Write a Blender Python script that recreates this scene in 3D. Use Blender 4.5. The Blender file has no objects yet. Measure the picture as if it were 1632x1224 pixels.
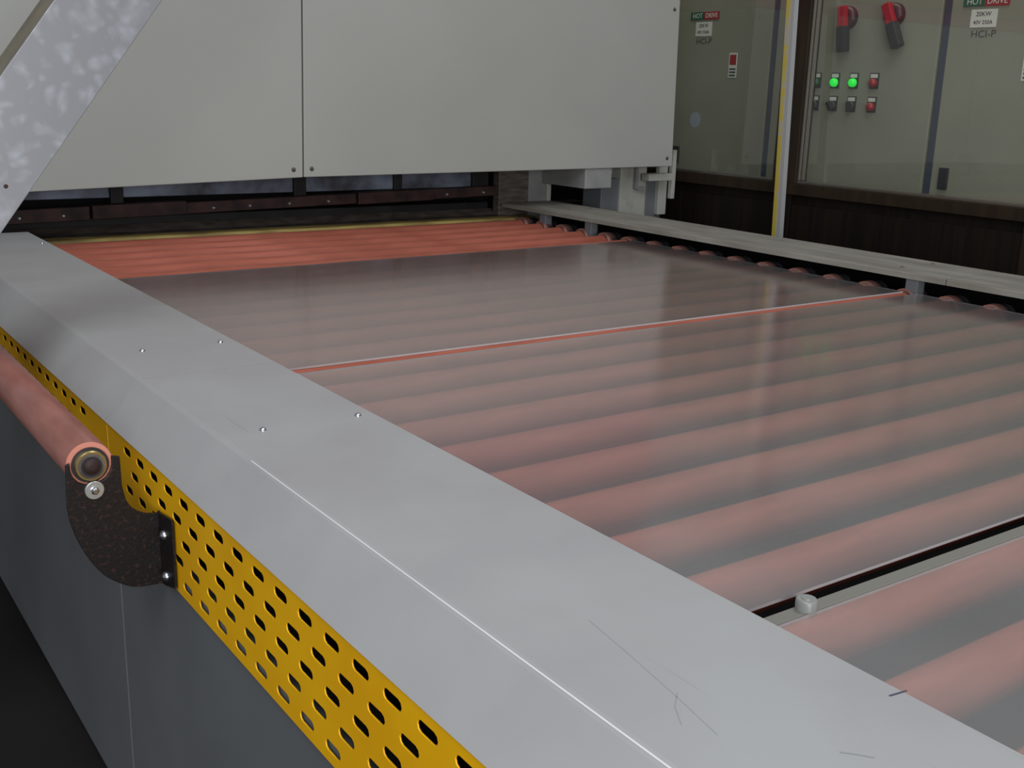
import bpy, bmesh, math, random
from mathutils import Vector, Matrix
random.seed(7)
S = bpy.context.scene
COL = S.collection
pi = math.pi

# ---------------------------------------------------------------- camera
cam_d = bpy.data.cameras.new('camera'); cam = bpy.data.objects.new('camera', cam_d); COL.objects.link(cam)
R_ = (0.8187462, -0.5734753, 0.0279415); U_ = (0.1266452, 0.2278488, 0.9654252); F_ = (0.5600140, 0.7868996, -0.2591783)
mw = Matrix(((R_[0], U_[0], -F_[0], 0), (R_[1], U_[1], -F_[1], 0), (R_[2], U_[2], -F_[2], 1.4814), (0, 0, 0, 1)))
cam.matrix_world = mw
cam_d.sensor_width = 36; cam_d.sensor_fit = 'HORIZONTAL'; cam_d.lens = 36 * 1743.3 / 1632
cam_d.clip_start = 0.02; cam_d.clip_end = 60
S.camera = cam

# ---------------------------------------------------------------- world, lights, exposure
W = bpy.data.worlds.new('hall_bounce'); S.world = W; W.use_nodes = True
W.node_tree.nodes['Background'].inputs[0].default_value = (0.94, 0.965, 1.0, 1)
W.node_tree.nodes['Background'].inputs[1].default_value = 0.20

def area(name, loc, size, power, col=(1, 1, 1), target=None, sy=None):
    l = bpy.data.lights.new(name, 'AREA'); l.energy = power; l.color = col
    l.shape = 'RECTANGLE'; l.size = size; l.size_y = sy or size
    o = bpy.data.objects.new(name, l); COL.objects.link(o); o.location = loc
    if target:
        o.rotation_euler = (Vector(target) - Vector(loc)).to_track_quat('-Z', 'Y').to_euler()
    return o
area('hall_and_fill_light', (-1.2, -0.6, 4.6), 1.6, 66, (0.88, 0.94, 1.0), (0.9, 1.8, 0.9), 3.0)
crl = area('control_room_fill', (4.19, 3.8, 2.52), .12, 2.6, (1.0, .98, .84), None, 3.4); crl.rotation_euler = (0, -.12, 0); crl.data.spread = math.radians(100)  # unseen fill, added to brighten the cabinets behind the windows
area('hall_and_fill_light', (-1.5, -5.0, 1.9), 3.5, 170, (0.97, 0.98, 1.0), (2.0, 4.2, 1.0), 1.5)  # low frontal fill, added to light the furnace mouth under the hood
area('hall_and_fill_light', (2.2, 0.8, 5.0), 1.0, 50, (0.97, 0.98, 1.0), (2.0, 2.4, 0.9), 3.0)
fl = bpy.data.lights.new('camera_flash', 'POINT'); fl.energy = 5.0; fl.shadow_soft_size = 0.012; fl.color = (0.93, 0.96, 1.0)
flo = bpy.data.objects.new('camera_flash', fl); COL.objects.link(flo); flo.location = (0.03, -0.03, 1.535)

S.view_settings.view_transform = 'Standard'; S.view_settings.look = 'None'
S.view_settings.exposure = 0.53; S.view_settings.gamma = 1.0; S.view_settings.use_curve_mapping = False
S.cycles.max_bounces = 10; S.cycles.transparent_max_bounces = 12; S.cycles.transmission_bounces = 8
S.cycles.sample_clamp_indirect = 4.0

# ---------------------------------------------------------------- materials
def s2l(c):
    f = lambda v: v / 12.92 if v <= .04045 else ((v + .055) / 1.055) ** 2.4
    return tuple(f(v / 255) for v in c) + (1,)
def mat(name, col, rough=.5, metal=0., spec=.5, var=None, scale=8, detail=4, stretch=(1, 1, 1), bump=0., bscale=60, emit=None, lo=.35, hi=.65, rvar=0., coat=0.):
    m = bpy.data.materials.new(name); m.use_nodes = True
    N = m.node_tree.nodes; L = m.node_tree.links; b = N['Principled BSDF']
    b.inputs['Base Color'].default_value = s2l(col); b.inputs['Roughness'].default_value = rough
    b.inputs['Metallic'].default_value = metal; b.inputs['Specular IOR Level'].default_value = spec
    b.inputs['Coat Weight'].default_value = coat
    tc = N.new('ShaderNodeTexCoord'); mp = N.new('ShaderNodeMapping'); L.new(tc.outputs['Object'], mp.inputs[0])
    mp.inputs['Scale'].default_value = stretch
    m['mp'] = mp.name
    if var:
        t = N.new('ShaderNodeTexNoise'); t.inputs['Scale'].default_value = scale; t.inputs['Detail'].default_value = detail
        L.new(mp.outputs[0], t.inputs['Vector'])
        r = N.new('ShaderNodeValToRGB'); r.color_ramp.elements[0].position = lo; r.color_ramp.elements[1].position = hi
        r.color_ramp.elements[0].color = s2l(col); r.color_ramp.elements[1].color = s2l(var)
        L.new(t.outputs['Fac'], r.inputs[0]); L.new(r.outputs[0], b.inputs['Base Color'])
        if rvar:
            mr = N.new('ShaderNodeMapRange'); mr.inputs[3].default_value = rough; mr.inputs[4].default_value = rough + rvar
            L.new(t.outputs['Fac'], mr.inputs[0]); L.new(mr.outputs[0], b.inputs['Roughness'])
    if bump:
        t2 = N.new('ShaderNodeTexNoise'); t2.inputs['Scale'].default_value = bscale; t2.inputs['Detail'].default_value = 3
        L.new(mp.outputs[0], t2.inputs['Vector'])
        bp = N.new('ShaderNodeBump'); bp.inputs['Strength'].default_value = bump; bp.inputs['Distance'].default_value = .002
        L.new(t2.outputs['Fac'], bp.inputs['Height']); L.new(bp.outputs[0], b.inputs['Normal'])
    if emit:
        b.inputs['Emission Color'].default_value = s2l(emit[0]); b.inputs['Emission Strength'].default_value = emit[1]
    return m

M = {}
M['cover'] = mat('painted_cover_sheet', (160, 161, 160), .42, .0, .5, (154, 153, 153), 5, 5, bump=.03, bscale=400, rvar=.1)
# faint scratches on the covers
def add_scratches(m, angle, col, amount):
    N = m.node_tree.nodes; L = m.node_tree.links; b = N['Principled BSDF']
    src = b.inputs['Base Color'].links[0].from_socket
    tc = N.new('ShaderNodeTexCoord'); mp = N.new('ShaderNodeMapping'); mp.inputs['Rotation'].default_value = (0, 0, angle)
    mp.inputs['Scale'].default_value = (46, 2.2, 6)
    t = N.new('ShaderNodeTexNoise'); t.inputs['Scale'].default_value = 1.6; t.inputs['Detail'].default_value = 3
    L.new(tc.outputs['Object'], mp.inputs[0]); L.new(mp.outputs[0], t.inputs['Vector'])
    r = N.new('ShaderNodeValToRGB'); r.color_ramp.elements[0].position = .70; r.color_ramp.elements[1].position = .76
    L.new(t.outputs['Fac'], r.inputs[0])
    mul = N.new('ShaderNodeMath'); mul.operation = 'MULTIPLY'; mul.inputs[1].default_value = amount
    L.new(r.outputs[0], mul.inputs[0])
    mx = N.new('ShaderNodeMix'); mx.data_type = 'RGBA'
    L.new(mul.outputs[0], mx.inputs[0]); L.new(src, mx.inputs[6]); mx.inputs[7].default_value = s2l(col)
    L.new(mx.outputs[2], b.inputs['Base Color'])
add_scratches(M['cover'], .25, (118, 118, 120), .22)
M['rail'] = mat('dusty_rail_sheet', (140, 138, 129), .6, .0, .4, (118, 114, 105), 3, 8, (6, 1.2, 4), bump=.05, bscale=200)
M['hood'] = mat('hood_paint', (158, 158, 152), .45, 0, .4, (155, 155, 149), 2, 2, bump=.05, bscale=500)
M['side'] = mat('side_panel_paint', (106, 109, 112), .45, 0, .5, (99, 102, 105), 3, 3)
M['yellow'] = mat('yellow_guard_paint', (243, 184, 8), .38, 0, .5, (234, 172, 6), 6, 4, bump=.04, bscale=300)
M['roller'] = mat('pink_roller_sleeve', (174, 98, 80), .62, 0, .3, (154, 84, 66), 5, 5, (1, 6, 6), bump=.15, bscale=120)
M['olive'] = mat('olive_galvanised', (128, 126, 108), .6, .1, .3, (112, 110, 96), 8, 5)  # olive tone for one flange, duller than the web
M['collar'] = mat('dusky_collar', (140, 92, 80), .5, 0, .4, (84, 58, 52), 20, 5)
M['roller_lo'] = mat('pink_loose_sleeve', (138, 92, 82), .3, 0, .5, (124, 80, 72), 9, 5, (4, 1, 4), bump=.05)
M['black'] = mat('black_rubber', (40, 40, 44), .35, 0, .5)
M['dark'] = mat('dark_machine_steel', (38, 36, 36), .6, .2, .4, (26, 24, 24), 6, 4)
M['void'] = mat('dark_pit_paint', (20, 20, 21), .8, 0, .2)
M['steel'] = mat('bright_steel', (190, 192, 196), .25, 1.0, .5)
M['zinc'] = mat('zinc_plated', (205, 210, 215), .35, .9, .5)
M['brass'] = mat('bearing_shield', (176, 158, 112), .3, .9, .5)
M['rust'] = mat('rusty_brown_bar', (72, 50, 46), .6, .3, .4, (44, 32, 32), 14, 6)
M['bluebeam'] = mat('blue_grey_beam', (128, 138, 154), .5, .2, .4, (66, 66, 74), 6, 6)
M['sill'] = mat('worn_ochre_sill', (186, 164, 98), .5, 0, .4, (120, 100, 62), 5, 6, (1, 5, 5))
M['frame'] = mat('grey_machine_frame', (138, 138, 136), .5, 0, .4, (120, 120, 118), 8, 6)
M['rough'] = mat('stained_frame_plate', (98, 90, 84), .6, .1, .4, (70, 62, 58), 14, 8, (1, 1, 4))
M['cream'] = mat('cream_frame_column', (160, 160, 152), .5, 0, .4, (128, 122, 104), 9, 8, lo=.5, hi=.8)
M['magenta'] = mat('magenta_stripe', (150, 18, 90), .45)
M['maroon'] = mat('dull_maroon_sheet', (112, 44, 48), .6, 0, .3)
M['wood'] = mat('dark_brown_wood', (27, 20, 14), .5, 0, .25, (15, 12, 9), 3, 6, (14, 14, .7), bump=.05, bscale=40)
M['woodframe'] = mat('brown_wood_frame', (48, 37, 27), .45, 0, .25, (38, 30, 22), 3, 6, (8, 8, 1))
M['alu'] = mat('aluminium_sash', (140, 136, 128), .28, .85, .5)
M['cab'] = mat('cabinet_paint', (136, 135, 120), .5, 0, .4, (131, 130, 115), 3, 2, bump=.04, bscale=500)
M['gap'] = mat('cabinet_gap_strip', (62, 68, 84), .5, .2, .4)
M['wall'] = mat('plain_wall', (120, 118, 110), .8, 0, .2, (112, 110, 104), 2, 3)
M['floor'] = mat('dark_floor', (38, 36, 36), .6, 0, .3, (28, 27, 28), 1.5, 8)
M['pole_w'] = mat('white_pole_paint', (152, 152, 153), .5)
M['pole_y'] = mat('yellow_worn_tape', (176, 158, 66), .5, 0, .4, (160, 156, 140), 6, 6, (1, 1, 3), lo=.50, hi=.62)
M['red'] = mat('red_plastic', (160, 20, 30), .35, 0, .5)
M['darkred'] = mat('dark_red_plastic', (58, 16, 20), .4, 0, .5)
M['charcoal'] = mat('charcoal_plastic', (32, 32, 34), .4, 0, .5)
M['greenoff'] = mat('unlit_green_lens', (26, 84, 48), .3)
M['greenon'] = mat('lit_green_lens', (40, 200, 60), .3, emit=((20, 215, 60), .55))
M['redoff'] = mat('red_lens', (150, 24, 32), .3)
M['sticker'] = mat('white_sticker', (205, 205, 195), .6)
M['ink'] = mat('black_ink', (52, 52, 52), .7)
M['greenlogo'] = mat('green_logo_plate', (24, 84, 62), .5)
M['redlogo'] = mat('red_logo_plate', (150, 26, 36), .5)
M['hole'] = mat('dark_marker', (60, 62, 78), .6)
M['scratch'] = mat('scuffed_paint', (141, 144, 147), .5)
M['worn'] = mat('painted_edge_highlight', (232, 232, 230), .3, .3, .6)  # light colour standing in for the highlight on the crease
M['salmon'] = mat('salmon_rubber_end', (206, 132, 112), .6)
M['pale_spot'] = mat('round_pale_spot', (120, 126, 132), .8)
M['plastic'] = mat('frosted_cap_plastic', (138, 140, 136), .3, 0, .5)
M['stopbar'] = mat('grey_stop_bar', (134, 132, 124), .3, .2, .5)

# rusty black hanger plate
M['hanger'] = mat('rust_speckled_black_plate', (30, 25, 25), .45, .4, .5, (96, 62, 52), 140, 8, lo=.55, hi=.9, bump=.2, bscale=200)
# galvanised steel with spangle
m = mat('galvanised_steel', (150, 150, 158), .42, .45, .5); M['galv'] = m
N = m.node_tree.nodes; L = m.node_tree.links; b = N['Principled BSDF']
v = N.new('ShaderNodeTexVoronoi'); v.feature = 'SMOOTH_F1'; v.inputs['Scale'].default_value = 36; v.inputs['Smoothness'].default_value = .6
nz = N.new('ShaderNodeTexNoise'); nz.inputs['Scale'].default_value = 14; nz.inputs['Detail'].default_value = 9
dn = N.new('ShaderNodeTexNoise'); dn.inputs['Scale'].default_value = 9; dn.inputs['Detail'].default_value = 4
dm = N.new('ShaderNodeMix'); dm.data_type = 'RGBA'; dm.blend_type = 'LINEAR_LIGHT'; dm.inputs[0].default_value = .06
L.new(N[m['mp']].outputs[0], dn.inputs['Vector']); L.new(N[m['mp']].outputs[0], dm.inputs[6]); L.new(dn.outputs['Color'], dm.inputs[7])
L.new(dm.outputs[2], v.inputs['Vector']); L.new(N[m['mp']].outputs[0], nz.inputs['Vector'])
mn = N.new('ShaderNodeMath'); mn.operation = 'MULTIPLY_ADD'; mn.inputs[1].default_value = -.9; mn.inputs[2].default_value = .30
L.new(v.outputs['Distance'], mn.inputs[0])
ad = N.new('ShaderNodeMath'); ad.operation = 'ADD'; L.new(mn.outputs[0], ad.inputs[0]); L.new(nz.outputs['Fac'], ad.inputs[1])
r = N.new('ShaderNodeValToRGB'); r.color_ramp.elements[0].position = .35; r.color_ramp.elements[1].position = .95
r.color_ramp.elements[0].color = s2l((140, 140, 143)); r.color_ramp.elements[1].color = s2l((168, 169, 176))
L.new(ad.outputs[0], r.inputs[0]); L.new(r.outputs[0], b.inputs['Base Color'])

# sheet glass: the upper face carries a thin dust haze (part scatters back, part scatters on), lower face is clear
def glass_mat(name, dust, fwd, blur, dustcol=(212, 212, 210), gloss=.16, brough=.22):
    m = bpy.data.materials.new(name); m.use_nodes = True
    N = m.node_tree.nodes; L = m.node_tree.links; N.remove(N['Principled BSDF']); out = N['Material Output']
    def mix(f, a, b_):
        x = N.new('ShaderNodeMixShader'); x.inputs[0].default_value = f; L.new(a.outputs[0], x.inputs[1]); L.new(b_.outputs[0], x.inputs[2]); return x
    tr = N.new('ShaderNodeBsdfTransparent'); tr.inputs[0].default_value = (.95, .965, .955, 1)
    cur = tr
    if blur:
        rf = N.new('ShaderNodeBsdfRefraction'); rf.inputs['Roughness'].default_value = brough; rf.inputs['IOR'].default_value = 1.03
        cur = mix(blur, cur, rf)
    if fwd:
        tl = N.new('ShaderNodeBsdfTranslucent'); tl.inputs[0].default_value = s2l(dustcol); cur = mix(fwd, cur, tl)
    if dust:
        df = N.new('ShaderNodeBsdfDiffuse'); df.inputs[0].default_value = s2l(dustcol); cur = mix(dust, cur, df)
    gl = N.new('ShaderNodeBsdfGlossy'); gl.inputs['Roughness'].default_value = gloss
    fr = N.new('ShaderNodeFresnel'); fr.inputs['IOR'].default_value = 1.5
    m3 = N.new('ShaderNodeMixShader'); geo = N.new('ShaderNodeNewGeometry'); inv = N.new('ShaderNodeMath'); inv.operation = 'SUBTRACT'; inv.inputs[0].default_value = 1
    L.new(geo.outputs['Backfacing'], inv.inputs[1]); fm = N.new('ShaderNodeMath'); fm.operation = 'MULTIPLY'
    L.new(fr.outputs[0], fm.inputs[0]); L.new(inv.outputs[0], fm.inputs[1])      # a thin sheet reflects once, at its front face
    f2 = N.new('ShaderNodeMath'); f2.operation = 'MULTIPLY'; f2.inputs[1].default_value = 1.75; f2.use_clamp = True; L.new(fm.outputs[0], f2.inputs[0])   # both faces of the pane
    L.new(f2.outputs[0], m3.inputs[0]); L.new(cur.outputs[0], m3.inputs[1]); L.new(gl.outputs[0], m3.inputs[2])
    L.new(m3.outputs[0], out.inputs[0]); return m
M['glass'] = glass_mat('dusty_sheet_glass', .225, .10, .45)
M['glassback'] = bpy.data.materials.new('clear_lower_face'); M['glassback'].use_nodes = True
_n = M['glassback'].node_tree; _n.nodes.remove(_n.nodes['Principled BSDF']); _t = _n.nodes.new('ShaderNodeBsdfTransparent'); _t.inputs[0].default_value = (.97, .98, .97, 1)
_n.links.new(_t.outputs[0], _n.nodes['Material Output'].inputs[0])
M['pane'] = glass_mat('window_glass', .01, 0, 0, gloss=.03)
M['glassedge'] = mat('ground_glass_edge', (176, 168, 168), .4)

# ---------------------------------------------------------------- mesh helpers
class MB:
    def __init__(s): s.v = []; s.f = []; s.mi = []; s.sm = []
    def add(s, vs, fs, mi=0, smooth=False):
        o = len(s.v); s.v += [tuple(x) for x in vs]; s.f += [tuple(i + o for i in f) for f in fs]
        s.mi += [mi] * len(fs); s.sm += [smooth] * len(fs); return s
    def box(s, x0, x1, y0, y1, z0, z1, mi=0):
        vs = [(x, y, z) for x in (x0, x1) for y in (y0, y1) for z in (z0, z1)]
        return s.add(vs, [(0, 1, 3, 2), (4, 6, 7, 5), (0, 4, 5, 1), (2, 3, 7, 6), (0, 2, 6, 4), (1, 5, 7, 3)], mi)
    def hexa(s, a, b_, mi=0):  # two quads
        return s.add(list(a) + list(b_), [(0, 3, 2, 1), (4, 5, 6, 7), (0, 1, 5, 4), (1, 2, 6, 5), (2, 3, 7, 6), (3, 0, 4, 7)], mi)
    def lathe(s, p0, axis, prof, n=20, mi=0, smooth=True):  # prof: list of (t along axis, radius)
        ax = Vector(axis).normalized(); u = ax.orthogonal().normalized(); w = ax.cross(u); p0 = Vector(p0); vs = []; fs = []
        for t, r in prof:
            for k in range(n):
                a = 2 * pi * k / n; vs.append(p0 + ax * t + (u * math.cos(a) + w * math.sin(a)) * r)
        for i in range(len(prof) - 1):
            for k in range(n):
                k2 = (k + 1) % n; fs.append((i * n + k, i * n + k2, (i + 1) * n + k2, (i + 1) * n + k))
        s.add(vs, fs, mi, smooth)
        s.add(vs[:n], [tuple(range(n))[::-1]], mi); s.add(vs[-n:], [tuple(range(n))], mi); return s
    def cyl(s, p0, p1, r, n=16, mi=0):
        d = Vector(p1) - Vector(p0); return s.lathe(p0, d, [(0, r), (d.length, r)], n, mi)
    def prism(s, poly, axis, a, b_, mi=0):  # poly in the two other axes, extruded along axis from a to b_
        def P(u, v, w): return {'x': (w, u, v), 'y': (u, w, v), 'z': (u, v, w)}[axis]
        n = len(poly); vs = [P(u, v, a) for u, v in poly] + [P(u, v, b_) for u, v in poly]
        fs = [tuple(range(n))[::-1], tuple(range(n, 2 * n))] + [(i, (i + 1) % n, (i + 1) % n + n, i + n) for i in range(n)]
        return s.add(vs, fs, mi)
    def build(s, name, mats, parent=None, bevel=0., origin=None, segs=2):
        me = bpy.data.meshes.new(name)
        o0 = Vector(origin) if origin else Vector((0, 0, 0))
        me.from_pydata([tuple(Vector(v) - o0) for v in s.v], [], s.f)
        mats = mats if isinstance(mats, (list, tuple)) else [mats]
        for k in mats: me.materials.append(M[k])
        me.polygons.foreach_set('material_index', s.mi); me.polygons.foreach_set('use_smooth', s.sm)
        bm = bmesh.new(); bm.from_mesh(me); bmesh.ops.recalc_face_normals(bm, faces=bm.faces)
        bm.to_mesh(me); bm.free(); me.update()
        o = bpy.data.objects.new(name, me); COL.objects.link(o); o.location = o0
        if parent is not None:
            o.parent = parent; o.location = o0 - Vector(world_loc(parent))
        if bevel:
            bv = o.modifiers.new('bevel', 'BEVEL'); bv.width = bevel; bv.segments = segs; bv.limit_method = 'ANGLE'; bv.angle_limit = .6
        return o
def world_loc(o):
    l = Vector(o.location)
    while o.parent: o = o.parent; l += Vector(o.location)
    return l
def tag(o, label, cat, group=None, kind=None):
    o['label'] = label; o['category'] = cat
    if group: o['group'] = group
    if kind: o['kind'] = kind
    return o
def empty(name, loc, label=None, cat=None, group=None):
    o = bpy.data.objects.new(name, None); COL.objects.link(o); o.location = loc; o.empty_display_size = .1
    if label: tag(o, label, cat, group)
    return o
def struct(o): o['kind'] = 'structure'; return o
def offset_profile(pts, t):
    """closed polygon: open polyline pts (sheet outer face) thickened to its right by t"""
    out = []
    for i, p in enumerate(pts):
        ns = []
        if i > 0: d = Vector(p) - Vector(pts[i - 1]); ns.append(Vector((d.y, -d.x)).normalized())
        if i < len(pts) - 1: d = Vector(pts[i + 1]) - Vector(p); ns.append(Vector((d.y, -d.x)).normalized())
        n = sum(ns, Vector((0, 0))).normalized(); k = t / max(.5, n.dot(ns[0]))
        out.append((p[0] + n.x * k, p[1] + n.y * k))
    return list(pts) + out[::-1]
def sheet_profile(mb, pts, t, axis, a, b_, mi=0):
    """folded sheet metal; quads per segment so it stays clean when concave"""
    poly = offset_profile(pts, t); n = len(pts)
    def P(u, v, w): return {'x': (w, u, v), 'y': (u, w, v), 'z': (u, v, w)}[axis]
    vs = [P(u, v, a) for u, v in poly] + [P(u, v, b_) for u, v in poly]; m_ = 2 * n; fs = []
    for i in range(m_): j = (i + 1) % m_; fs.append((i, j, j + m_, i + m_))
    for i in range(n - 1):
        q = (i, i + 1, m_ - 2 - i, m_ - 1 - i); fs.append(q[::-1]); fs.append(tuple(x + m_ for x in q))
    return mb.add(vs, fs, mi)
def pan_screw(name, loc, axis, parent, r=.0055, h=.0035, mt='zinc'):
    mb = MB(); mb.lathe(loc, axis, [(-.001, r), (.0005, r), (h * .6, r * .85), (h, r * .45)], 14)
    u = Vector(axis).orthogonal().normalized(); w = Vector(axis).normalized().cross(u)
    return mb.build(name, mt, parent, origin=loc)

# ================================================================ SETTING
struct(MB().box(-4, 7.5, -3, 8.5, -.05, 0).build('floor', 'floor'))
WX = 4.03  # partition, window, cabinet and pole coordinates below were scaled about the camera
# right partition: wood dado + two windows
wr = struct(MB().box(WX + .02, WX + .05, .6, 6.6, 0, 1.054).build('wall_right', 'wood'))
MB().box(WX - .012, WX + .07, .6, 6.6, 1.049, 1.102).build('rail', 'woodframe', wr, .003)
MB().box(WX - .012, WX + .07, 3.441, 3.576, 1.102, 2.55).build('post', 'woodframe', wr, .003)
MB().box(WX - .012, WX + .07, .6, 6.6, 2.286, 2.6).build('header', 'woodframe', wr, .003)
for y0, y1 in ((.68, 2.242), (2.316, 3.465), (3.557, 4.82), (4.89, 6.55)):
    MB().box(WX + .008, WX + .02, y0, y1, .12, 1.003).build('panel', 'wood', wr, .002)
for y0, y1 in ((2.246, 2.311), (3.469, 3.553), (4.82, 4.89)):
    MB().box(WX - .002, WX + .02, y0, y1, .1, 1.049).build('stile', 'woodframe' if y0 < 3 else 'wood', wr, .002)
def window(n, y0, y1, z0, z1):
    w = struct(MB().box(WX + .028, WX + .032, y0 + .02, y1 - .02, z0 + .015, z1 - .02).build('window_%d' % n, 'pane'))
    f = 'alu'
    MB().box(WX + .0, WX + .05, y0, y1, z0, z0 + .012).build('sill_track', f, w, .002)
    MB().box(WX + .015, WX + .030, y1 - .027, y1, z0 + .012, z1).build('sash_stile', f, w, .006)
    MB().box(WX + .015, WX + .045, y0, y0 + .03, z0 + .012, z1).build('sash_stile', f, w, .006)
    MB().box(WX + .0, WX + .014, y1 - .012, y1, z0 + .012, z1).build('sash_channel', f, w, .004)
    return w
w1 = window(1, 3.576, 5.9, 1.102, 2.286)
w2 = window(2, .83, 3.441, 1.102, 2.286)
# control room shell behind the windows
struct(MB().box(5.25, 5.30, .6, 6.6, 0, 2.6).build('wall_back', 'wall'))
struct(MB().box(4.10, 5.25, .55, .6, 0, 2.6).build('wall_near', 'wall'))
struct(MB().box(4.10, 5.25, 6.6, 6.65, 0, 2.6).build('wall_far', 'wall'))
struct(MB().box(-4, 7.5, 8.4, 8.5, 0, 6).build('wall_end', 'wall'))
sp = MB().lathe((WX + .027, 4.16, 1.362), (-1, 0, 0), [(0, .038), (.0006, .036)], 28)  # flat pale disc on the outer face of the pane
sp = sp.build('pale_spot', 'pale_spot', w1); sp['label'] = 'pale round spot on the glass'

# ================================================================ CONTROL CABINETS
CX = 4.354
def text(name, body, loc, size, mt, parent, squeeze=1.0, bold=0.):
    c = bpy.data.curves.new(name, 'FONT'); c.body = body; c.size = size; c.align_x = 'CENTER'; c.align_y = 'CENTER'; c.extrude = .0004; c.offset = bold
    o = bpy.data.objects.new(name, c)
    COL.objects.link(o)
    me = bpy.data.meshes.new_from_object(o.evaluated_get(bpy.context.evaluated_depsgraph_get())); COL.objects.unlink(o); bpy.data.objects.remove(o)
    me.materials.clear(); me.materials.append(M[mt]); me.name = name
    t = bpy.data.objects.new(name, me); COL.objects.link(t); t.parent = parent
    t.location = Vector(loc) - world_loc(parent); t.scale = (squeeze, 1, 1)
    # face -X, reading direction towards -Y
    t.rotation_euler = Matrix(((0, 0, -1), (-1, 0, 0), (0, 1, 0))).to_euler()
    return t
def cabinet(y0, y1, label, logo_y=None, latch=None):
    t = empty('control_cabinet', (CX + .25, (y0 + y1) / 2, 0), label, 'electrical cabinet', 'grey control cabinets behind the window')
    MB().box(CX + .02, CX + .5, y0, y1, .08, 2.15).build('body', 'cab', t, .002)
    MB().box(CX + .06, CX + .5, y0 + .01, y1 - .01, 0, .08).build('plinth', 'dark', t)
    d = MB().box(CX, CX + .02, y0 + .005, y1 - .036, .10, 2.13).build('door', 'cab', t, .003)
    MB().box(CX + .004, CX + .02, y1 - .034, y1 - .002, .10, 2.13).build('gap_strip', 'gap', t, .003)
    if latch:
        MB().box(CX - .012, CX, latch - .022, latch + .022, 1.114, 1.207).build('latch', 'black', d, .003)
    if logo_y:
        g = MB().box(CX - .003, CX, logo_y, logo_y + .10, 1.874, 1.913).build('logo_plate', 'greenlogo', d)
        r_ = MB().box(CX - .003, CX, logo_y - .11, logo_y, 1.874, 1.913).build('logo_plate', 'redlogo', d)
        text('logo_lettering', 'HOT', (CX - .0032, logo_y + .048, 1.893), .034, 'sticker', d)
        text('logo_lettering', 'DRIVE', (CX - .0032, logo_y - .055, 1.893), .034, 'sticker', d)
        MB().box(CX - .002, CX, logo_y - .062, logo_y + .058, 1.790, 1.862).build('rating_label', 'sticker', d)
        text('rating_lettering', '20KW', (CX - .0024, logo_y, 1.843), .026, 'ink', d)
        text('rating_lettering', '40V 250A', (CX - .0024, logo_y, 1.810), .022, 'ink', d)
        text('cabinet_name', 'HCI-P', (CX - .0006, logo_y - .008, 1.763), .040, 'ink', d, 1.15)
        MB().box(CX - .002, CX, logo_y - .262, logo_y - .205, 1.577, 1.702).build('warning_label', 'sticker', d)
        MB().box(CX - .003, CX - .001, logo_y - .256, logo_y - .212, 1.642, 1.693).build('warning_symbol', 'redlogo', d)
        for k in range(3):
            MB().box(CX - .003, CX - .001, logo_y - .256, logo_y - .212, 1.617 - k * .016, 1.625 - k * .016).build('warning_line', 'ink', d)
    return t, d
cabA, dA = cabinet(3.960, 4.96, 'left grey control cabinet with a green and red logo plate, no switches', 4.446, 4.590)
cabC, dC = cabinet(3.001, 3.960, 'middle grey control cabinet carrying two red handles and eight push buttons')
cabD, dD = cabinet(1.95, 2.978 + .02, 'right grey control cabinet with green and red logo plate, right of the handles', 2.807, 2.896)
def rotary(y, z, tilt, label):
    t = empty('rotary_switch', (CX, y, z), label, 'switch', 'rotary isolator handles on the middle cabinet')
    MB().lathe((CX, y, z), (-1, 0, 0), [(-.002, .052), (.018, .052), (.03, .044), (.034, .03)], 28).build('dial', 'darkred', t)
    up = Vector((0, math.sin(tilt), math.cos(tilt))); sd = Vector((0, math.cos(tilt), -math.sin(tilt)))
    def bar(a, b_, w, x0, x1, nm, mt):
        q = []
        for x in (x0, x1):
            q.append([Vector((CX + x, y, z)) + up * p + sd * s_ * w for p, s_ in ((a, -1), (a, 1), (b_, 1), (b_, -1))])
        return MB().hexa(q[0], q[1]).build(nm, mt, t, .006)
    bar(.05, -.045, .022, -.030, -.062, 'grip_cap', 'red')
    bar(-.04, -.155, .024, -.022, -.066, 'handle', 'charcoal')
    return t
rotary(3.497, 1.851, .12, 'left red and black rotary switch handle hanging straight down')
rotary(3.242, 1.855, .42, 'right red and black rotary switch handle swung slightly to one side')
cols = [3.647, 3.538, 3.430, 3.316]
top = ['greenoff', 'greenon', 'greenon', 'redoff']
tl = ['unlit green indicator, first lamp of the upper row', 'glowing green indicator, left one of the lit pair', 'glowing green indicator, right one of the lit pair', 'red indicator at the right end of the upper row']
bl = ['black selector knob, first of the lower row', 'black selector knob turned aside, second of the lower row', 'dark grey selector knob, third of the lower row', 'red push button at the right end of the lower row']
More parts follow.
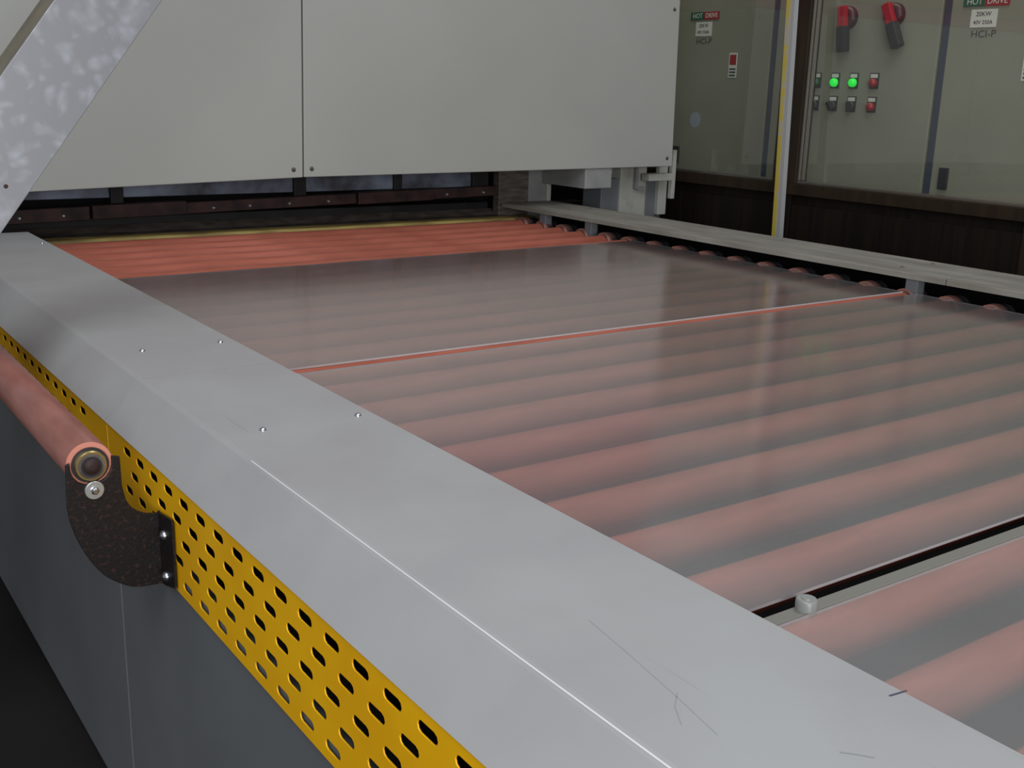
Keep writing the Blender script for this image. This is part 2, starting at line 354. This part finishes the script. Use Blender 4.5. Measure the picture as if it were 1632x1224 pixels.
for i, y in enumerate(cols):
    for row, z in ((0, 1.560), (1, 1.454)):
        nm = 'indicator_lamp' if row == 0 else ('push_button' if i == 3 else 'selector_switch')
        t = empty(nm, (CX, y, z), (tl if row == 0 else bl)[i], 'indicator lamp' if row == 0 else ('button' if i == 3 else 'switch'),
                  'two rows of controls on the middle cabinet')
        MB().box(CX - .005, CX + .002, y - .024, y + .024, z - .026, z + .045).build('bezel_plate', 'charcoal', t, .002)
        MB().box(CX - .007, CX - .004, y - .019, y + .019, z + .023, z + .040).build('label_field', 'sticker', t)
        if row == 0 or i == 3:
            MB().lathe((CX - .004, y, z), (-1, 0, 0), [(0, .0195), (.014, .0195), (.021, .0155), (.024, .007)], 20).build('lens' if row == 0 else 'button_cap', top[i] if row == 0 else 'redoff', t)
        else:
            MB().lathe((CX - .004, y, z), (-1, 0, 0), [(0, .021), (.014, .021), (.016, .018)], 20).build('ring', 'black', t)
            a = (.15, .95, .1)[i]; up = Vector((0, math.sin(a), math.cos(a))); sd = Vector((0, math.cos(a), -math.sin(a)))
            q = [[Vector((CX - x, y, z)) + up * p + sd * s_ * .008 for p, s_ in ((.021, -1), (.021, 1), (-.026, 1), (-.026, -1))] for x in (.018, .036)]
            MB().hexa(*q).build('knob', 'charcoal', t, .003)

# white and yellow pole leaning in front of the partition
pt, pb = Vector((3.92, 3.473, 2.3)), Vector((3.92, 3.400, 0.0))
def pole_at(z, dy): return pb.y + (pt.y - pb.y) * z / 2.3 + dy
mp_ = empty('marker_pole', (3.92, 3.41, 0), 'tall thin white pole with worn yellow tape on one edge, beside the window post', 'pole')
for nm, mt, a, b_, x0 in (('white_face', 'pole_w', -.022, .0, 3.905), ('tape_face', 'pole_y', .0, .022, 3.903)):
    MB().hexa([(x0, pole_at(0, a), 0), (x0, pole_at(0, b_), 0), (x0, pole_at(2.3, b_), 2.3), (x0, pole_at(2.3, a), 2.3)],
              [(3.932, pole_at(0, a), 0), (3.932, pole_at(0, b_), 0), (3.932, pole_at(2.3, b_), 2.3), (3.932, pole_at(2.3, a), 2.3)]).build(nm, mt, mp_)

# ================================================================ FURNACE HOOD
HY = 4.05
hood = empty('glass_furnace', (2.0, HY + .5, 0), 'large furnace with light grey sheet metal hood spanning the far end of the table', 'furnace')
def hood_panel(bl_, br_, tl_, tr_):
    q = [(bl_[0], HY, bl_[1]), (br_[0], HY, br_[1]), (tr_[0], HY, tr_[1]), (tl_[0], HY, tl_[1])]
    mb = MB().hexa(q, [(x, HY + .025, z) for x, y, z in q]); return mb.build('front_panel', 'hood', hood, .003)
pL = hood_panel((-.9, 1.050), (1.8425, 1.127), (-.9, 1.90), (1.8535, 1.915))
pR = hood_panel((1.8485, 1.1275), (3.815, 1.141), (1.8595, 1.915), (3.800, 1.918))
MB().box(-.9, 3.80, HY + .004, HY + .03, 1.92, 1.985).build('magenta_stripe', 'magenta', hood, .002)
MB().box(-.9, 3.80, HY, HY + .025, 1.99, 3.5).build('upper_panel', 'maroon', hood, .003)
MB().box(-.9, 3.80, HY + .06, HY + 2.2, 1.30, 1.915).build('hood_body', 'hood', hood)
MB().box(-.9, 3.80, HY + .031, HY + 2.2, 1.92, 3.49).build('upper_body', 'maroon', hood)
MB().box(-.88, 3.79, HY + .026, HY + .05, 1.17, 1.31).build('skirt_lip', 'dark', hood)
for par, x, z in ((pL, 1.804, 1.158), (pR, 1.881, 1.160), (pR, 3.778, 1.181), (pR, 3.766, 1.874), (pL, -.85, 1.10)):
    pan_screw('screw', (x, HY, z), (0, -1, 0), par, .009, .006, 'rough')
# furnace mouth machinery under the hood
mouth = hood
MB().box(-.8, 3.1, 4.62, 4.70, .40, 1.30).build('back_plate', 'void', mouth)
MB().box(.2, 3.0, 4.46, 4.62, .62, .955).build('lower_apron', 'dark', mouth, .004)
def seg_bar(x0, x1, z0, z1, proud, bolts=()):
    sl = .019
    zz = lambda x, z: z + (x - .82) * sl
    y = 4.35 - proud
    q = [(x0, y, zz(x0, z0)), (x1, y, zz(x1, z0)), (x1, y, zz(x1, z1)), (x0, y, zz(x0, z1))]
    o = MB().hexa(q, [(a, y + .05 + proud, c) for a, b_, c in q]).build('brown_bar', 'rust', mouth, .003)
    for bx in bolts: pan_screw('bolt', (bx, y, zz(bx, (z0 + z1) / 2 - .004)), (0, -1, 0), o, .008, .008, 'zinc')
seg_bar(-.2, 1.100, .953, 1.005, 0, (.22, .53, .848, 1.003))
seg_bar(1.108, 1.472, .955, 1.008, .012)
seg_bar(1.476, 2.23, .955, 1.000, 0, (1.584, 1.739, 1.914, 2.094))
seg_bar(2.236, 2.617, .952, 1.003, .012)
seg_bar(2.620, 2.985, .955, 1.000, 0, (2.695, 2.897))
for x0, x1 in ((-.2, .6), (.63, 1.19), (1.24, 1.955), (2.01, 2.44), (2.48, 2.86)):
    MB().box(x0, x1, 4.40, 4.46, 1.035, 1.20).build('upper_beam', 'bluebeam', mouth, .003)
for x0, x1 in ((.6, .63), (1.19, 1.24), (1.955, 2.01), (2.44, 2.48), (2.86, 2.95)):
    MB().box(x0, x1, 4.385, 4.45, 1.01, 1.28).build('hanger_post', 'dark', mouth, .003)
# ochre sill at the end of the rollers
sl = hood
MB().prism([(4.255, .845), (4.262, .893), (4.270, .8975), (4.345, .8975), (4.345, .845)], 'x', .84, 3.16).build('sill_bar', 'sill', sl, .003)
MB().prism([(4.347, .845), (4.347, .8965), (4.40, .900), (4.458, .925), (4.458, .845)], 'x', .84, 3.16).build('sill_apron', 'rough', sl, .003)
# right hand machine frame below the hood corner
fr = hood
MB().box(3.0, 3.175, 4.37, 4.42, .80, 1.28).build('stained_plate', 'rough', fr, .003)
MB().box(3.185, 3.325, 4.40, 4.52, 0, 1.30).build('column', 'frame', fr, .004)
MB().box(3.30, 3.325, 4.385, 4.40, .80, 1.28).build('column_flange', 'cream', fr, .002)
MB().box(3.276, 3.438, 4.059, 4.412, 1.043, 1.213).build('cable_box', 'frame', fr, .004)  # from this box to the corner strips, coordinates scaled about the camera
MB().box(3.438, 3.534, 4.164, 4.393, 1.093, 1.213).build('bracket_step', 'frame', fr, .004)
MB().box(3.495, 3.605, 4.202, 4.345, 0.000, 1.074).build('grey_post', 'side', fr, .004)
MB().box(3.605, 3.777, 4.188, 4.345, 0.000, 1.308).build('column', 'cream', fr, .004)
MB().box(3.686, 3.701, 4.164, 4.189, 1.022, 1.136).build('strap', 'frame', fr, .002)
MB().box(3.701, 3.744, 4.164, 4.189, 1.017, 1.033).build('strap', 'frame', fr, .002)
MB().box(3.720, 3.877, 4.106, 4.164, 1.065, 1.100).build('cross_bar', 'cream', fr, .003)
MB().box(3.791, 3.896, 4.202, 4.317, 0.000, 1.069).build('grey_post', 'side', fr, .004)
MB().box(3.849, 3.906, 4.173, 4.202, 0.888, 1.213).build('corner_strip', 'cream', fr, .003)
MB().box(3.911, 3.935, 4.145, 4.173, 0.969, 1.213).build('corner_strip', 'cream', fr, .003)
MB().box(3.34, 3.66, 4.55, 4.62, .55, .93).build('cross_beam', 'dark', fr, .003)

# ================================================================ CONVEYOR TABLE
G = .90
tbl = empty('roller_table', (2.0, 1.9, 0), 'dark steel bed of the roller table under the pink rollers', 'table')
MB().box(.60, .76, -.5, 4.15, .70, .820).build('bearing_beam', 'dark', tbl, .003)
MB().box(3.10, 3.28, -.5, 4.30, .70, .820).build('bearing_beam', 'dark', tbl, .003)
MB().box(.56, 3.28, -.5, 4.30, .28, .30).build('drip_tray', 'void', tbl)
MB().box(.52, 3.29, -.53, -.505, .06, .92).build('end_light_block', 'side', tbl, .003)  # unseen near plate, added to keep light out of the table interior
MB().box(.90, 3.29, 4.20, 4.215, .0, .84).build('end_light_block', 'dark', tbl)  # unseen far plate, added to shut light out below the furnace
for y in (.2, 1.9, 3.9):
    for x in (.62, 3.20): MB().box(x, x + .08, y, y + .08, 0, .70).build('leg', 'dark', tbl, .003)
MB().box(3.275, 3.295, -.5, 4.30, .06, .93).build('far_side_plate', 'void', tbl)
for y in (4.03, 3.70, 2.07, .45):
    MB().box(3.012, 3.05, y - .022, y + .022, .70, .9415).build('cover_post', 'side', tbl, .002)
    MB().box(3.05, 3.10, y - .022, y + .022, .70, .76).build('post_foot', 'side', tbl, .002)
# right cover
def right_cover(y0, y1, screws, label):
    t = empty('rail_cover', (3.155, (y0 + y1) / 2, .93), label, 'rail cover', 'flat dusty covers of the right rail')
    sheet_profile(mb := MB(), [(3.305, .941), (3.305, .9585), (3.3035, .960), (3.0065, .960), (3.005, .9585), (3.005, .941)][::-1], .002, 'y', y0, y1)
    mb.build('folded_sheet', 'rail', t)
    MB().box(3.011, 3.299, y0 + .004, y1 - .004, .9415, .9425).build('bottom_plate', 'rail', t)
    for x, y in screws: pan_screw('screw', (x, y, .960), (0, 0, 1), t, .007, .004, 'rough')
    return t
right_cover(1.947, 4.352, ((3.12, 3.975), (3.26, 3.99), (3.087, 2.163), (3.249, 2.161)), 'long flat dusty grey cover on the right rail, reaching the furnace')
right_cover(-.5, 1.944, ((3.05, 1.70), (3.087, 1.5), (3.249, 1.5)), 'flat dusty grey cover on the right rail, nearer length past the joint')
# left covers
def left_cover(y0, y1, screws, label):
    t = empty('rail_cover', (.66, (y0 + y1) / 2, .89), label, 'rail cover', 'bent grey covers of the left rail')
    pr = [(.4885, .8925), (.5528, .9572), (.5565, .9595), (.562, .9605), (.817, .9605), (.8205, .957), (.8205, .930)]
    sheet_profile(mb := MB(), pr, .002, 'y', y0, y1); mb.build('folded_sheet', 'cover', t)
    for x, y in screws: pan_screw('screw', (x, y, .9605), (0, 0, 1), t, .0058, .0042, 'steel')
    return t
left_cover(1.937, 4.07, ((.624, 2.147), (.785, 2.149), (.796, 3.765)), 'far length of the bent grey cover on the left rail, behind the joint')
ncov = left_cover(-.5, 1.9355, ((.626, 1.544), (.789, 1.541)), 'near length of the bent grey cover on the left rail, scratched in front')
# inner support of the left covers (under them, standing on the beam)
MB().box(.64, .70, -.48, 4.04, .820, .9575).build('cover_support', 'dark', tbl)
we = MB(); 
we.prism([(.5560, .9592), (.5576, .9599), (.5575, .9602), (.5558, .9595)], 'y', -.49, 1.42); we.build('crease_highlight', 'worn', ncov)  # thin bright strip, a painted highlight along the crease
# pen dash and scratch marks on the near cover
def mark(name, pts, w, mt, z=.9607):
    mb = MB()
    for (a, b_) in zip(pts[:-1], pts[1:]):
        a = Vector(a); b_ = Vector(b_); n = (b_ - a).normalized(); n = Vector((-n.y, n.x)) * w
        mb.add([(a.x - n.x, a.y - n.y, z), (a.x + n.x, a.y + n.y, z), (b_.x + n.x, b_.y + n.y, z), (b_.x - n.x, b_.y - n.y, z)], [(0, 1, 2, 3)])
    o = mb.build(name, mt, ncov); return o

# yellow perforated guards
def guard(y0, y1, label, skip):
    t = empty('perforated_guard', (.492, (y0 + y1) / 2, .70), label, 'guard', 'yellow slotted guards')
    c = bpy.data.curves.new('slotted_sheet', 'CURVE'); c.dimensions = '2D'; c.fill_mode = 'BOTH'; c.extrude = .0006; c.bevel_depth = .0004; c.bevel_resolution = 0
    def poly(pts):
        s = c.splines.new('POLY'); s.points.add(len(pts) - 1); s.use_cyclic_u = True
        for p, q in zip(s.points, pts): p.co = (q[0], q[1], 0, 1)
    z0, z1 = .7085, .8905
    poly([(y0, z0), (y1, z0), (y1, z1), (y0, z1)])
    L2, r_ = .0202, .0073
    for row in range(5):
        zc = .8690 - row * .0346
        k = -30
        while k < 80:
            yc = .8165 + .0712 * k + (.0356 if row % 2 else 0); k += 1
            if yc - .03 < y0 or yc + .03 > y1 or skip(yc, row): continue
            pts = []
            for s_, a0 in ((1, -90), (-1, 90)):
                for j in range(5):
                    a = math.radians(a0 + 45 * j); pts.append((yc + s_ * (L2 - r_) + r_ * math.cos(a), zc + r_ * math.sin(a)))
            poly(pts)
    o = bpy.data.objects.new('tmp', c); COL.objects.link(o)
    me = bpy.data.meshes.new_from_object(o.evaluated_get(bpy.context.evaluated_depsgraph_get()))
    COL.objects.unlink(o); bpy.data.objects.remove(o)
    me.transform(Matrix(((0, 0, -1, .492), (1, 0, 0, 0), (0, 1, 0, 0), (0, 0, 0, 1))))
    me.materials.clear(); me.materials.append(M['yellow']); me.name = 'slotted_sheet'
    me.transform(Matrix.Translation(-Vector(t.location)))
    s = bpy.data.objects.new('slotted_sheet', me); COL.objects.link(s); s.parent = t
    MB().box(.4912, .520, y0, y1, .8885, .8905).build('top_flange', 'yellow', t, .0008)
    return t
guard(1.932, 4.07, 'far length of the yellow slotted guard, behind the loose pink roller', lambda y, r: y < 2.05 or (r > 0 and y < 2.2))
guard(-.5, 1.929, 'near length of the yellow slotted guard, running into the foreground', lambda y, r: y > 1.83 or (r >= 3 and y > 1.76))
# side panels
def side(y0, y1, label):
    t = empty('side_panel', (.51, (y0 + y1) / 2, .06), label, 'side panel', 'grey lower side panels')
    MB().box(.4965, .5165, y0, y1, .06, .742).build('panel', 'side', t, .0035)
    MB().box(.54, .56, y0, y1, 0, .30).build('plinth', 'void', t)
    MB().box(.515, .545, y0, y1, .10, .12).build('lower_ledge', 'void', t)
    return t
side(1.934, 4.07, 'grey side panel of the table behind the seam, under the loose roller')
side(-.5, 1.932, 'grey side panel of the table in front of the seam, under the yellow guard')

# ---------------------------------------------------------------- rollers
RR = .035; RZ = G - .0046 - RR
def roller_proto():
    t = empty('conveyor_roller', (1.9, 0, RZ))
    MB().lathe((.800, 0, RZ), (1, 0, 0), [(0, RR - .002), (.002, RR), (2.235, RR), (2.237, RR - .002)], 32).build('sleeve', 'roller', t)
    MB().lathe((.64, 0, RZ), (1, 0, 0), [(0, .011), (2.58, .011)], 14).build('shaft', 'steel', t)
    MB().lathe((3.048, 0, RZ), (1, 0, 0), [(0, .044), (.003, .046), (.014, .046), (.018, .036), (.026, .036), (.030, .044), (.042, .044), (.046, .030)], 28).build('drive_pulley', 'black', t)
    MB().lathe((3.004, 0, RZ), (1, 0, 0), [(0, .042), (.002, .0465), (.034, .0485), (.043, .044)], 28).build('end_collar', 'collar', t)
    MB().box(3.13, 3.17, -.028, .028, .820, RZ + .018).build('bearing_block', 'charcoal', t, .004)
    MB().box(.715, .755, -.028, .028, .820, RZ + .018).build('bearing_block', 'charcoal', t, .004)
    return t
def copy_tree(o, parent=None):
    c = o.copy(); COL.objects.link(c); c.parent = parent
    for ch in list(o.children): copy_tree(ch, c)
    return c
ys = [.141 + .15 * k for k in range(28)]     # last 4.191
proto = roller_proto()
ordn = ['first', 'second', 'third', 'fourth', 'fifth', 'sixth', 'seventh', 'eighth', 'ninth', 'tenth', 'eleventh']
bare = [y for y in ys if y > 3.39]; s1 = [y for y in ys if 2.09 < y <= 3.39]; s2 = [y for y in ys if .76 < y <= 2.09]; s3 = [y for y in ys if y <= .76]
def rlabel(y):
    if y in bare: return 'bare pink conveyor roller, %s in front of the ochre furnace sill' % ordn[len(bare) - 1 - bare.index(y)]
    if y in s1: return 'pink conveyor roller under the farthest glass sheet, %s from its far edge' % ordn[len(s1) - 1 - s1.index(y)]
    if y in s2: return 'pink conveyor roller under the middle glass sheet, %s from its near edge' % ordn[s2.index(y)]
    return 'pink conveyor roller under the nearest glass sheet, %s from its far edge' % ordn[len(s3) - 1 - s3.index(y)]
for i, y in enumerate(ys):
    o = proto if i == 0 else copy_tree(proto)
    o.location = (1.9, y, RZ)
    tag(o, rlabel(y), 'roller', 'pink rollers of the conveyor table')

# ---------------------------------------------------------------- glass sheets
def sheet(corners, label):
    cx = sum(c[0] for c in corners) / 4; cy = sum(c[1] for c in corners) / 4
    mb = MB(); z0, z1 = G - .0046 + .0003, G
    vs = [(x, y, z0) for x, y in corners] + [(x, y, z1) for x, y in corners]
    mb.add(vs, [(4, 5, 6, 7)], 0); mb.add(vs, [(0, 3, 2, 1)], 2); mb.add(vs, [(0, 1, 5, 4), (1, 2, 6, 5), (2, 3, 7, 6), (3, 0, 4, 7)], 1)
    o = mb.build('glass_sheet', ['glass', 'glassedge', 'glassback'], None, 0, origin=(cx, cy, z0))
    # weld the double verts so that the faces share edges
    bm = bmesh.new(); bm.from_mesh(o.data); bmesh.ops.remove_doubles(bm, verts=bm.verts, dist=1e-5); bmesh.ops.recalc_face_normals(bm, faces=bm.faces); bm.to_mesh(o.data); bm.free()
    return tag(o, label, 'glass sheet', 'glass sheets lying on the rollers')
sheet([(.87, 2.098), (2.998, 2.088), (3.008, 3.385), (.87, 3.345)], 'farthest glass sheet on the rollers, with bare rollers behind it')
sheet([(.87, .792), (2.99, .792), (3.004, 2.040), (.87, 2.052)], 'middle glass sheet on the rollers, between the orange gap and the black gap')
sheet([(.87, -.40), (2.99, -.40), (2.99, .746), (.87, .746)], 'nearest glass sheet on the rollers, behind the small round cap')
# stop bar and its cap in the gap
st = MB().box(.86, 3.0, .7475, .768, G - .0042, G).build('stop_bar', 'stopbar', None, .001, origin=(1.9, .757, G - .0042))
tag(st, 'thin grey bar in the black gap between two glass sheets', 'bar')
cp = empty('round_cap', (.973, .7565, G), 'small round frosted plastic cap standing on the grey bar', 'cap')
MB().lathe((.973, .7565, G), (0, 0, 1), [(0, .0128), (.0125, .0128), (.014, .0115)], 24).build('cap_body', 'plastic', cp)
MB().lathe((.973, .7565, G + .014), (0, 0, 1), [(0, .0062), (.0012, .0058)], 18).build('cap_plug', 'plastic', cp)

# ---------------------------------------------------------------- loose roller on its hanger
RC = Vector((.389, 1.635, .916))
lr = empty('loose_roller', (RC.x, 2.6, RC.z - .034), 'pink rubber roller carried outside the yellow guard on a black hanger', 'roller')
MB().lathe((RC.x, 1.647, RC.z), (0, 1, 0), [(0, .0335), (.0015, .0350), (2.35, .0350), (2.352, .031)], 40).build('sleeve', 'roller_lo', lr)
MB().lathe((RC.x, 1.640, RC.z), (0, 1, 0), [(0, .0275), (.006, .0275)], 32).build('bearing_housing', 'black', lr)
MB().lathe((RC.x, 1.6448, RC.z), (0, 1, 0), [(0, .0338), (.0022, .0345)], 40).build('sleeve_end', 'salmon', lr)
bg = MB().lathe((RC.x, 1.634, RC.z), (0, 1, 0), [(0, .0225), (.0015, .024), (.007, .024)], 32).build('bearing_ring', 'brass', lr)
MB().lathe((RC.x, 1.6328, RC.z), (0, 1, 0), [(0, .0195), (.002, .0195)], 32).build('bearing_shield', 'rough', lr)
MB().lathe((RC.x, 1.6318, RC.z), (0, 1, 0), [(0, .0155), (.002, .0155)], 32).build('inner_ring', 'black', lr)
MB().lathe((RC.x, 1.6285, RC.z), (0, 1, 0), [(0, .003), (.0005, .0115), (.004, .0125)], 28).build('shaft_end', 'rust', lr)
def hanger(y, label):
    t = empty('roller_hanger', (.44, y, .70), label, 'bracket')
    arc = []
    for k in range(9):   # cradle
        a = math.radians(-8 - k * (164 / 8)); arc.append((RC.x + .0305 * math.cos(a), RC.z + .0305 * math.sin(a)))
    poly = [(.4195, .927), (.432, .924), (.4325, .876), (.437, .852), (.449, .834), (.468, .823), (.488, .820), (.488, .699),
            (.453, .701), (.429, .709), (.396, .735), (.371, .776), (.356, .818), (.350, .859), (.3525, .923), (.3585, .925)] + arc[::-1]
    sm = []          # round the lower outline
    for i in range(len(poly)):
        p0, p1, p2, p3 = (Vector(poly[(i + k) % len(poly)]) for k in (-1, 0, 1, 2)); sm.append(tuple(p1))
        if 7 < i < 13 or 2 < i < 5:
            for u in (.25, .5, .75):
                q = .5 * ((2 * p1) + (p2 - p0) * u + (2 * p0 - 5 * p1 + 4 * p2 - p3) * u * u + (3 * p1 - p0 - 3 * p2 + p3) * u ** 3); sm.append(tuple(q))
    poly = sm
    MB().prism(poly, 'y', y, y + .0045).build('plate', 'hanger', t, .0012)
    MB().prism([(y + .0045, .823), (y - .006, .822), (y - .030, .826), (y - .066, .8305), (y - .066, .716), (y - .016, .702), (y + .0045, .699)], 'x', .4846, .4886).build('flange', 'hanger', t, .001)
    for z in (.792, .722):
        pan_screw('bolt', (.4846, y - .026, z), (-1, 0, 0), t, .0085, .007, 'steel')
    w = MB().lathe((.391, y, .877), (0, -1, 0), [(0, .0145), (.002, .0145), (.0025, .0135)], 28).build('washer', 'zinc', t)
    MB().lathe((.391, y - .0025, .877), (0, -1, 0), [(0, .0062), (.004, .0062), (.006, .004)], 6).build('washer_nut', 'steel', w)
    return t
hanger(1.636, 'rust-speckled black hanger plate holding the near end of the loose pink roller')

hanger(3.985, 'dark hanger plate at the far end of the loose pink roller, behind the slanting beam')

# ---------------------------------------------------------------- galvanised diagonal beam (upper left)
BY = 2.2
d = Vector((.718 - .393, 0, 1.63 - 1.197)).normalized(); pr0 = Vector((.393, 0, 1.197))   # right edge
n = Vector((-d.z, 0, d.x)) * .150
s0 = -(1.197) / d.z + .0; s1_ = 2.2
beam = empty('diagonal_beam', (pr0.x + d.x * s0, BY + .05, 0), 'galvanised steel channel beam slanting across the upper left corner', 'beam')
def strip(a, b_, y0, y1, nm, bev=.0012, mt_='galv'):   # a,b_ offsets across the web as fraction
    pts = []
    for y in (y0, y1):
        q = []
        for s_, k in ((s0, a), (s0, b_), (s1_, b_), (s1_, a)):
            p = pr0 + d * s_ + n * k
            if s_ == s0: p = p + d * (-p.z / d.z + .001)
            q.append((p.x, y, p.z))
        pts.append(q)
    return MB().hexa(*pts).build(nm, mt_, beam, bev)
strip(0, 1, BY, BY + .007, 'web')
strip(.955, 1, BY + .007, BY + .13, 'flange', .0012, 'olive')
strip(0, .045, BY + .007, BY + .03, 'flange')
pan_screw('hole_plug', (.3985 + .012, BY, 1.285), (0, -1, 0), beam, .004, .001, 'rust')

# tiny marks on the near cover
mark('pen_dash', [(.800, .520), (.822, .517)], .0011, 'hole')
o_ = mark('scratch', [(.66, .78), (.648, .70), (.634, .62), (.622, .56)], .0003, 'scratch')
o_ = mark('scratch', [(.64, .628), (.622, .612), (.607, .588)], .0005, 'scratch')
o_ = mark('scratch', [(.690, .487), (.700, .476), (.708, .466)], .0009, 'scratch')
